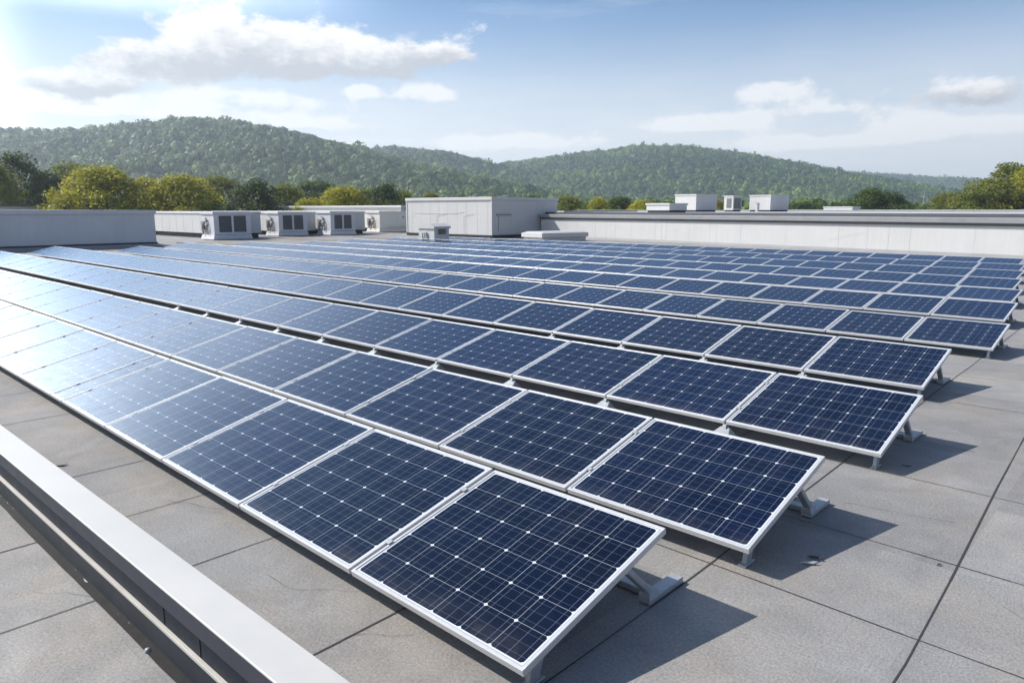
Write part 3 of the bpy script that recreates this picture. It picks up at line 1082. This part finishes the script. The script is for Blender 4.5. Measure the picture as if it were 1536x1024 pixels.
# boxes on the warehouse roof
def roof_box(name, label, u0, u1, vt, d, depth, hvacish=False, paint='white'):
    c0, c1 = at(u0, d), at(u1, d)
    w = (c1 - c0).length
    ang = math.atan2(dv.y, dv.x)
    h = z_at(vt, d) - zr
    mid = c0 + (c1 - c0) * 0.42
    t = thing(name, label, "roof box", (mid.x, mid.y, zr), ang, "white boxes on the neighbouring warehouse roof")
    w *= 0.60
    depth *= 0.75
    b = MB()
    b.box(-w / 2, w / 2, 0, depth, 0.20, h - 0.15)
    b.build("housing", M[paint], t, 0.01)
    b = MB()
    b.box(-w / 2 - 0.07, w / 2 + 0.07, -0.07, depth + 0.07, h - 0.15, h)
    b.build("lid", M['white'], t, 0.01)
    b = MB()
    b.box(-w / 2 + 0.08, w / 2 - 0.08, 0.08, depth - 0.08, 0.0, 0.20)
    b.build("skid", M['charcoal'], t)
    if hvacish:
        b = MB()
        b.box(w / 2 + 0.002, w / 2 + 0.05, depth * 0.12, depth * 0.88, 0.4, h - 0.3)
        b.box(-w * 0.2, w * 0.3, -0.05, -0.002, 0.5, h - 0.35)
        b.build("louvre_panel", M['louvre'], t)
    return t


roof_box("roof_box", "long low white box at the warehouse roof edge, nearest to the tall box room", 955, 1030, 305, 62, 3.0)
roof_box("roof_box", "large white box standing behind the long low box on the warehouse roof", 1000, 1066, 292, 84, 5.0)
roof_box("roof_box", "small white condenser with dark grille between two large boxes on the warehouse", 1081, 1108, 294, 95, 2.4, True)
roof_box("roof_box", "large white box with a flue pipe, rightmost big box on the warehouse roof", 1114, 1174, 293, 95, 5.5)
roof_box("roof_box", "very low white skylight far along the warehouse roof before the round bush", 1225, 1300, 310, 110, 3.0)
c = at(1136, 93)
b = MB()
b.tube([(0, 0, 0), (0, 0, 0.9), (0.06, 0, 1.1)], [0.22, 0.22, 0.3], 10)
o = tag(b.build("flue_pipe", M['seam']), "short grey flue pipe beside the rightmost large box on the warehouse", "flue pipe")
o.location = (c.x, c.y, zr)
b = MB()
for k in range(5):
    p, q = at(846 + 22 * k, 66 + 3 * k), at(868 + 22 * k, 66 + 3 * k)
    b.bar((p.x, p.y, zr + 0.12), (q.x, q.y, zr + 0.12), 0.35, 0.16)
tag(b.build("duct_run", M['greycap']), "low grey duct run lying on the warehouse roof near the box room", "duct")


# ------------------------------------------------------------------ trees
def build_np(name, verts, quads, mats, tint=None, parent=None):
    me = bpy.data.meshes.new(name)
    nv, nf, k = len(verts), len(quads), quads.shape[1]
    me.vertices.add(nv)
    me.vertices.foreach_set('co', np.ascontiguousarray(verts, np.float32).ravel())
    me.loops.add(nf * k)
    me.polygons.add(nf)
    me.polygons.foreach_set('loop_start', np.arange(0, nf * k, k, dtype=np.int32))
    me.loops.foreach_set('vertex_index', np.ascontiguousarray(quads, np.int32).ravel())
    me.materials.append(mats)
    if tint is not None:
        a = me.attributes.new('tint', 'FLOAT', 'POINT')
        a.data.foreach_set('value', np.ascontiguousarray(tint, np.float32))
    me.update(calc_edges=True)
    me.validate()
    return me


def crown_mesh(m, hgt, rad, low, clumps, leaves, leaf, seed, top=1.0, sparse=0.0):
    """leaf clumps spread through an uneven crown; leaves are small bent quads"""
    g = np.random.default_rng(seed)
    cs = []
    lobes = []
    for _ in range(7):
        a = g.uniform(0, 2 * np.pi)
        zz = g.uniform(0.15, 0.85)
        lobes.append((np.cos(a), np.sin(a), zz, g.uniform(0.15, 0.42)))
    while len(cs) < clumps:
        z = g.uniform(0, 1)
        prof = np.sin(np.pi * (0.12 + 0.86 * z) ** 0.85) ** 0.75
        a = g.uniform(0, 2 * np.pi)
        rr = prof * g.uniform(0.25, 1.0) ** 0.55
        bump_ = 1.0
        for lx, ly, lz, la in lobes:
            dd = (np.cos(a) - lx) ** 2 + (np.sin(a) - ly) ** 2 + 6 * (z - lz) ** 2
            bump_ += la * np.exp(-dd * 2.2) - 0.03
        cs.append((np.cos(a) * rr * rad * bump_, np.sin(a) * rr * rad * bump_, low + (hgt - low) * z * (0.9 + 0.1 * bump_), g.uniform(0.55, 1.15)))
    cs = np.array(cs)
    n = clumps * leaves
    idx = np.repeat(np.arange(clumps), leaves)
    dirn = g.normal(size=(n, 3))
    dirn /= np.linalg.norm(dirn, axis=1)[:, None]
    cr = rad * 0.26 * cs[idx, 3]
    off = dirn * (cr * g.uniform(0.15, 1.0, n) ** 0.5)[:, None] * np.array([1.1, 1.1, 0.75])
    P = cs[idx, :3] + off
    nrm = dirn * 0.8 + g.normal(size=(n, 3)) * 0.7 + np.array([0, 0, 0.4])
    nrm /= np.linalg.norm(nrm, axis=1)[:, None]
    t1 = np.cross(nrm, g.normal(size=(n, 3)))
    t1 /= np.linalg.norm(t1, axis=1)[:, None] + 1e-9
    t2 = np.cross(nrm, t1)
    sz = (leaf * g.uniform(0.55, 1.3, n))[:, None]
    V = np.empty((n, 4, 3))
    V[:, 0] = P - t1 * sz
    V[:, 1] = P - t2 * sz * 0.62 + nrm * sz * 0.15
    V[:, 2] = P + t1 * sz
    V[:, 3] = P + t2 * sz * 0.62 + nrm * sz * 0.15
    tint = np.clip(0.5 + 0.32 * (cs[idx, 3] - 0.85) / 0.3 + g.normal(0, 0.22, n), 0, 1)
    return build_np("crown", V.reshape(-1, 3), np.arange(n * 4).reshape(n, 4), m, np.repeat(tint, 4)), cs


def trunk_mesh(hgt, rad, low, cs, seed):
    g = random.Random(seed)
    b = MB()
    r0 = hgt * 0.028
    pts = [(0, 0, -0.1), (g.uniform(-.1, .1), g.uniform(-.1, .1), low * 0.7), (g.uniform(-.3, .3), g.uniform(-.3, .3), low + (hgt - low) * 0.35), (g.uniform(-.4, .4), g.uniform(-.4, .4), low + (hgt - low) * 0.8)]
    b.tube(pts, [r0 * 1.25, r0, r0 * 0.6, r0 * 0.15], 8)
    for k in range(14):
        c = cs[g.randrange(len(cs))]
        zb = low * 0.7 + (hgt - low) * g.uniform(0.0, 0.45)
        b.tube([(0, 0, zb), (c[0] * 0.5, c[1] * 0.5, zb + (c[2] - zb) * 0.62), (c[0], c[1], c[2])], [r0 * 0.42, r0 * 0.25, r0 * 0.06], 5)
    return b.mesh("trunk", M['bark'], smooth=True)


SHAPES = {}


def tree(name, label, cat, u, vtop, wpx, d, kind, shape, group, dens=1.0):
    H = z_at(vtop, d) - GROUND
    rad = wpx * d / F_PX / 2
    key = (kind, shape)
    if key not in SHAPES:
        seed = 100 + 17 * len(SHAPES)
        hgt = 12.0
        low = {0: 3.0, 1: 2.0, 2: 4.0}[shape]
        rr = 4.6
        cl, lv, lf = {0: (105, 120, 0.165), 1: (130, 125, 0.15), 2: (80, 120, 0.15)}[shape]
        cm, cs = crown_mesh(M[kind], hgt, rr, low, cl, lv, lf, seed)
        SHAPES[key] = (cm, trunk_mesh(hgt, rr, low, cs, seed), hgt, rr * 0.70)
    cm, tm, hgt, rr = SHAPES[key]
    p = at(u, d)
    t = thing(name, label, cat, (p.x, p.y, GROUND), random.uniform(0, 6.28), group)
    sxy = rad / rr
    t.scale = (sxy, sxy, H / (hgt * 1.06))
    link("crown", cm, t)
    link("trunk", tm, t)
    return t


G1 = "trees behind the roof at the left"
TREES = [
    (38, 228, 84, 108, 'dark', 2, "tall dark tree with open top, rising above its left neighbours"),
    (-8, 240, 80, 100, 'olive', 0, "dark olive tree at the left edge of the view"),
    (76, 253, 66, 112, 'dark', 0, "narrow dark tree right beside the tall open topped tree"),
    (118, 243, 110, 165, 'olive', 0, "hazy olive tree standing behind the biggest yellow tree"),
    (92, 288, 34, 98, 'pale', 0, "small pale silvery bush left of the biggest yellow tree"),
    (155, 245, 130, 100, 'yellow', 1, "biggest yellow green tree, round and bright"),
    (222, 262, 70, 112, 'yellow', 0, "yellow tree squeezed between two broader yellow trees"),
    (275, 259, 122, 104, 'yellow', 1, "broad yellow green tree above the first louvred unit"),
    (332, 261, 84, 150, 'olive', 0, "olive tree behind the gap between yellow and dark trees"),
    (390, 264, 96, 106, 'dark', 1, "broad dark green tree above the two middle hvac units"),
    (432, 274, 70, 118, 'olive', 0, "olive tree on the right shoulder of the broad dark tree"),
    (472, 269, 110, 190, 'green', 0, "distant green tree behind the low yellow trees"),
    (516, 276, 92, 110, 'yellow', 1, "low wide yellow tree left of the white box room"),
    (466, 293, 70, 104, 'yellow', 0, "lowest yellow tree, just above the white coping"),
    (552, 281, 66, 150, 'olive', 0, "small olive tree between low yellow and round green tree"),
    (581, 271, 62, 116, 'dark', 0, "round dark green tree at the left corner of the white box room"),
    (606, 281, 42, 135, 'olive', 2, "slim olive tree touching the corner of the white box room"),
    (648, 286, 44, 150, 'olive', 0, "olive treetop peeking over the left part of the box room"),
    (694, 290, 48, 165, 'green', 0, "green treetop peeking over the middle of the box room"),
    (742, 291, 50, 175, 'olive', 1, "olive treetop peeking over the corner of the box room"),
    (800, 290, 54, 180, 'green', 0, "green treetop over the right side of the box room"),
    (852, 292, 70, 165, 'olive', 0, "olive tree just right of the white box room"),
    (897, 294, 44, 160, 'yellow', 2, "small pointed yellowish tree right of the box room"),
    (930, 292, 66, 170, 'green', 0, "green tree left of the warehouse roof boxes"),
    (966, 297, 60, 158, 'yellow', 0, "low yellow green tree behind the long low box"),
    (1072, 294, 30, 165, 'yellow', 0, "yellow green tree between the warehouse roof boxes"),
    (1205, 301, 90, 230, 'green', 0, "low green tree right of the warehouse roof boxes"),
]
for (u, v, w, d, k, sh, lab) in TREES:
    tree("tree", lab, "tree", u, v, w, d, k, sh, G1)
G2 = "trees behind the roof at the right"
for (u, v, w, d, k, sh, lab) in [
    (1302, 281, 70, 178, 'green', 1, "rounded green tree standing alone beyond the warehouse roof"),
    (1338, 285, 50, 176, 'dark', 1, "smaller dark tree joined to the lone rounded green one"),
    (1418, 287, 66, 190, 'olive', 1, "olive tree left of the big tree at the right edge"),
    (1450, 286, 60, 180, 'olive', 0, "dull olive tree tucked against the big right tree"),
    (1490, 266, 96, 176, 'olive', 1, "big olive tree with a bulging crown near the right edge"),
    (1508, 240, 84, 184, 'olive', 2, "tallest right hand tree with an airy, gappy top"),
    (1545, 250, 90, 172, 'yellow', 1, "yellowish tree cut by the right edge of the view"),
]:
    tree("tree", lab, "tree", u, v, w, d, k, sh, G2)

# distant mast and pale hall
p = at(1384, 420)
b = MB()
b.tube([(0, 0, 0), (0, 0, z_at(288, 420) - GROUND)], [0.28, 0.10], 8)
b.bar((-1.6, 0, z_at(296, 420) - GROUND), (1.6, 0, z_at(296, 420) - GROUND), 0.15, 0.2)
o = tag(b.build("utility_mast", M['seam']), "thin distant mast standing beyond the roof left of the olive trees", "mast")
o.location = (p.x, p.y, GROUND)
p = at(1384, 500)
b = MB()
n = 14
for i in range(n):
    a0, a1 = math.pi * i / n, math.pi * (i + 1) / n
    q = [(-14 * math.cos(a), 8 + 5.5 * math.sin(a)) for a in (a0, a1)]
    b.face([(q[0][0], -12, q[0][1]), (q[1][0], -12, q[1][1]), (q[1][0], 12, q[1][1]), (q[0][0], 12, q[0][1])])
b.box(-14, 14, -12, 12, 0, 8)
o = tag(b.build("far_hall", M['offwhite']), "distant pale hall with a rounded roof beyond the trees", "building")
o.location = (p.x, p.y, GROUND)
o.rotation_euler.z = YAW

# ------------------------------------------------------------------ hills and their forest
CROWN_H = 7.0
HILLS = [   # ridge distance, foot width, back width, ridge line in photo columns/rows
    (950, 470, 300, [(-500, 225), (-300, 205), (-100, 192), (0, 189), (100, 192), (200, 188), (300, 180), (345, 179), (420, 187), (500, 206), (560, 221), (620, 236), (700, 254), (780, 271), (850, 283), (950, 297), (1050, 308), (1150, 316), (1300, 322)]),
    (1350, 500, 400, [(250, 300), (380, 250), (470, 226), (545, 216), (615, 214), (680, 223), (760, 244), (820, 262), (900, 285), (980, 301), (1100, 316)]),
    (1600, 700, 500, [(500, 310), (600, 275), (680, 252), (750, 239), (850, 226), (940, 215), (1000, 215), (1080, 225), (1150, 238), (1240, 259), (1320, 279), (1400, 295), (1460, 305), (1560, 316)]),
    (2500, 800, 600, [(1000, 300), (1150, 264), (1230, 256), (1300, 259), (1400, 266), (1468, 270), (1540, 280), (1620, 292), (1750, 310)]),
]
_nt = [(RNG.uniform(0, 6.28), RNG.uniform(0, 6.28)) for _ in range(8)]


def hill_z(i, s, d):
    d1, wf, wb, ridge = HILLS[i]
    us = np.array([r[0] for r in ridge], float)
    hs = np.array([(314.4 - r[1]) * d1 / (F_PX / math.cos(PITCH)) + EYE - GROUND - CROWN_H - (0.0093 * d1 if d1 < 2000 else 0.003 * d1) for r in ridge])
    ss = (us - 768) / F_PX * math.cos(PITCH) * d1
    H = np.maximum(np.interp(s, ss, hs, left=0, right=0), 0)
    t = np.where(d < d1, (d1 - d) / wf, (d - d1) / wb)
    prof = np.cos(np.clip(t, 0, 1) * np.pi / 2) ** 1.35
    w = 0.0
    for k, (a, c) in enumerate(_nt):
        f = 0.006 * 1.45 ** k
        w = w + np.sin(s * f + a + 1.3 * np.sin(d * f * 0.7 + c)) * np.cos(d * f * 0.9 + c) / (1 + k)
    spur = 0.10 * H * np.minimum(w, 0.15) * np.sin(np.clip(t, 0, 1) * np.pi)
    return np.maximum(H * prof + spur, -2.0)


def hill_mesh(i):
    d1, wf, wb, ridge = HILLS[i]
    us = [r[0] for r in ridge]
    s0 = (us[0] - 768) / F_PX * d1
    s1 = (us[-1] - 768) / F_PX * d1
    ns_, nd = 110, 60
    s, d = np.meshgrid(np.linspace(s0, s1, ns_), np.linspace(d1 - wf, d1 + wb, nd))
    z = hill_z(i, s, d) + GROUND - 0.3
    P = s[..., None] * np.array(RH) + d[..., None] * np.array(FH)
    P[..., 2] = z
    q = (np.arange(nd - 1)[:, None] * ns_ + np.arange(ns_ - 1)[None, :]).ravel()
    me = build_np("hill", P.reshape(-1, 3), np.stack([q, q + 1, q + ns_ + 1, q + ns_], 1), M['hill'])
    setting(link("hill", me))


for i in range(len(HILLS)):
    hill_mesh(i)


def ico(sub):
    bm = bmesh.new()
    bmesh.ops.create_icosphere(bm, subdivisions=sub, radius=1.0)
    v = np.array([x.co[:] for x in bm.verts])
    f = np.array([[x.index for x in q.verts] for q in bm.faces])
    bm.free()
    return v, f


CORE_V, CORE_F = ico(1)


def crown_variant(g, leaves):
    """lumpy core with leaf sprays standing off it; all faces triangles"""
    v = CORE_V * np.clip(0.74 + 0.16 * g.normal(size=len(CORE_V)), 0.45, 1.05)[:, None]
    d = g.normal(size=(leaves, 3))
    d[:, 2] = np.abs(d[:, 2]) * 1.1 - 0.35
    d /= np.linalg.norm(d, axis=1)[:, None]
    lob = 1 + 0.22 * np.sin(3 * np.arctan2(d[:, 1], d[:, 0]) + g.uniform(0, 6)) * (1 - d[:, 2] ** 2)
    p = d * (lob * g.uniform(0.80, 1.04, leaves))[:, None]
    n = d + 0.20 * g.normal(size=d.shape)
    n /= np.linalg.norm(n, axis=1)[:, None]
    t1 = np.cross(n, g.normal(size=d.shape))
    t1 /= np.linalg.norm(t1, axis=1)[:, None]
    t2 = np.cross(n, t1)
    sz = g.uniform(0.13, 0.28, leaves)[:, None]
    tri = np.stack([p - t1 * sz - t2 * sz * 0.5, p + t1 * sz - t2 * sz * 0.5, p + t2 * sz * 0.9 + n * sz * 0.2], 1).reshape(-1, 3)
    f = np.concatenate([CORE_F, np.arange(leaves * 3).reshape(-1, 3) + len(v)])
    return np.concatenate([v, tri]), f


def crowns(points, rad, tint, leaves, seed):
    """one mesh of leafy tree crowns"""
    g = np.random.default_rng(seed)
    n = len(points)
    var = [crown_variant(g, leaves) for _ in range(14)]
    f = var[0][1]
    variants = np.array([q[0] for q in var])
    nv = variants.shape[1]
    pick = g.integers(0, 14, n)
    ang = g.uniform(0, 2 * np.pi, n)
    ca_, sa_ = np.cos(ang), np.sin(ang)
    Q = variants[pick]
    X = Q[..., 0] * ca_[:, None] - Q[..., 1] * sa_[:, None]
    Y = Q[..., 0] * sa_[:, None] + Q[..., 1] * ca_[:, None]
    Z = Q[..., 2] * g.uniform(0.8, 1.35, n)[:, None]
    V = np.stack([X, Y, Z], -1) * rad[:, None, None] + points[:, None, :]
    Fc = (f[None] + (np.arange(n) * nv)[:, None, None]).reshape(-1, 3)
    tv = np.clip(tint[:, None] + g.normal(0, 0.05, (n, nv)), 0, 1)
    return V.reshape(-1, 3), Fc, tv.ravel()


def scatter(i, step, rad, dlo, dhi, lod, seed):
    g = np.random.default_rng(seed)
    d1, wf, wb, ridge = HILLS[i]
    dd = np.arange(dlo, dhi, step)
    out = []
    for d in dd:
        smax = 0.78 * d
        s = np.arange(-smax, smax, step)
        out.append(np.stack([s + g.uniform(-.45, .45, len(s)) * step, np.full(len(s), d) + g.uniform(-.45, .45, len(s)) * step], 1))
    sd = np.concatenate(out)
    z = hill_z(i, sd[:, 0], sd[:, 1])
    keep = z > 1.0
    sd, z = sd[keep], z[keep]
    r = rad * np.exp(g.normal(0, 0.36, len(sd))).clip(0.45, 2.0)
    P = sd[:, :1] * np.array(RH) + sd[:, 1:2] * np.array(FH)
    P[:, 2] = z + GROUND + CROWN_H - r * 0.8 - 1.0 + g.normal(0, 1.6, len(sd))
    # stands of paler and darker trees; broad patches also paint in light and shade
    a = np.array([0.6 * noise.noise(Vector((x * 0.013, y * 0.013, i * 3.1))) + 0.8 * noise.noise(Vector((x * 0.0055, y * 0.006, i * 1.7 + 5))) for x, y in sd])
    tint = np.clip(0.36 + 0.60 * a + g.normal(0, 0.24, len(sd)) + 0.25 * np.clip(1 - z / 60, 0, 1), 0, 1)
    return crowns(P, r, tint, lod, seed)


def forest(name, i, *args):
    V, Fc, tv = scatter(i, *args)
    me = build_np(name, V, Fc, M['forest'], tv)
    print(name, i, len(V), len(Fc))
    return setting(link(name, me), 'stuff')


forest("hill_forest", 0, 8.6, 5.3, 490, 985, 85, 1)
forest("hill_forest", 1, 10.5, 6.4, 980, 1390, 60, 2)
forest("hill_forest", 2, 11.5, 7.0, 930, 1650, 60, 3)
forest("hill_forest", 3, 16.0, 10.0, 1900, 2540, 30, 4)

# lowland woods between the roofs and the hills
g = np.random.default_rng(5)
pts, rr_ = [], []
d = 215.0
while d < 900:
    st = 7.5 + (d - 215) * 0.006
    s = np.arange(-0.78 * d, 0.78 * d, st)
    s = s + g.uniform(-.45, .45, len(s)) * st
    dd = d + g.uniform(-.45, .45, len(s)) * st
    ok = np.array([noise.noise(Vector((a * 0.008, b_ * 0.008, 9.0))) for a, b_ in zip(s, dd)]) > -0.25
    for a, b_ in zip(s[ok], dd[ok]):
        zz = max(max(hill_z(i, np.array([a]), np.array([b_]))[0] if abs(b_ - HILLS[i][0]) < max(HILLS[i][1], HILLS[i][2]) else 0 for i in range(3)), 0)
        if zz < 4.0:
            r = g.uniform(3.2, 5.6)
            pts.append((a, b_, zz + GROUND + g.uniform(8.0, 13.5) - r))
            rr_.append(r)
    d += st
pts = np.array(pts)
P = pts[:, :1] * np.array(RH) + pts[:, 1:2] * np.array(FH)
P[:, 2] = pts[:, 2]
tint = np.clip(0.5 + 0.5 * np.array([noise.noise(Vector((a * 0.015, b_ * 0.015, 4.0))) for a, b_ in pts[:, :2]]) + g.normal(0, 0.2, len(pts)), 0, 1)
V, Fc, tv = crowns(P, np.array(rr_), tint, 110, 77)
print("lowland", len(V), len(Fc))
setting(link("lowland_woods", build_np("lowland_woods", V, Fc, M['forest'], tv)), 'stuff')

# ------------------------------------------------------------------ hazy air
hz = MB()
hz.box(-3260, 3260, -3260, 3260, GROUND - 1.0, 160.0)
hm = bpy.data.materials.new("hazy_air")
hm.use_nodes = True
ht = NT(hm.node_tree)
ht.n.clear()
pv = ht.node('ShaderNodeVolumePrincipled')
pv.inputs['Color'].default_value = (0.78, 0.90, 1.0, 1)
pv.inputs['Density'].default_value = 0.00027
pv.inputs['Anisotropy'].default_value = 0.42
mo = ht.node('ShaderNodeOutputMaterial')
ht.l.new(pv.outputs[0], mo.inputs['Volume'])
setting(hz.build("haze", hm), 'stuff')
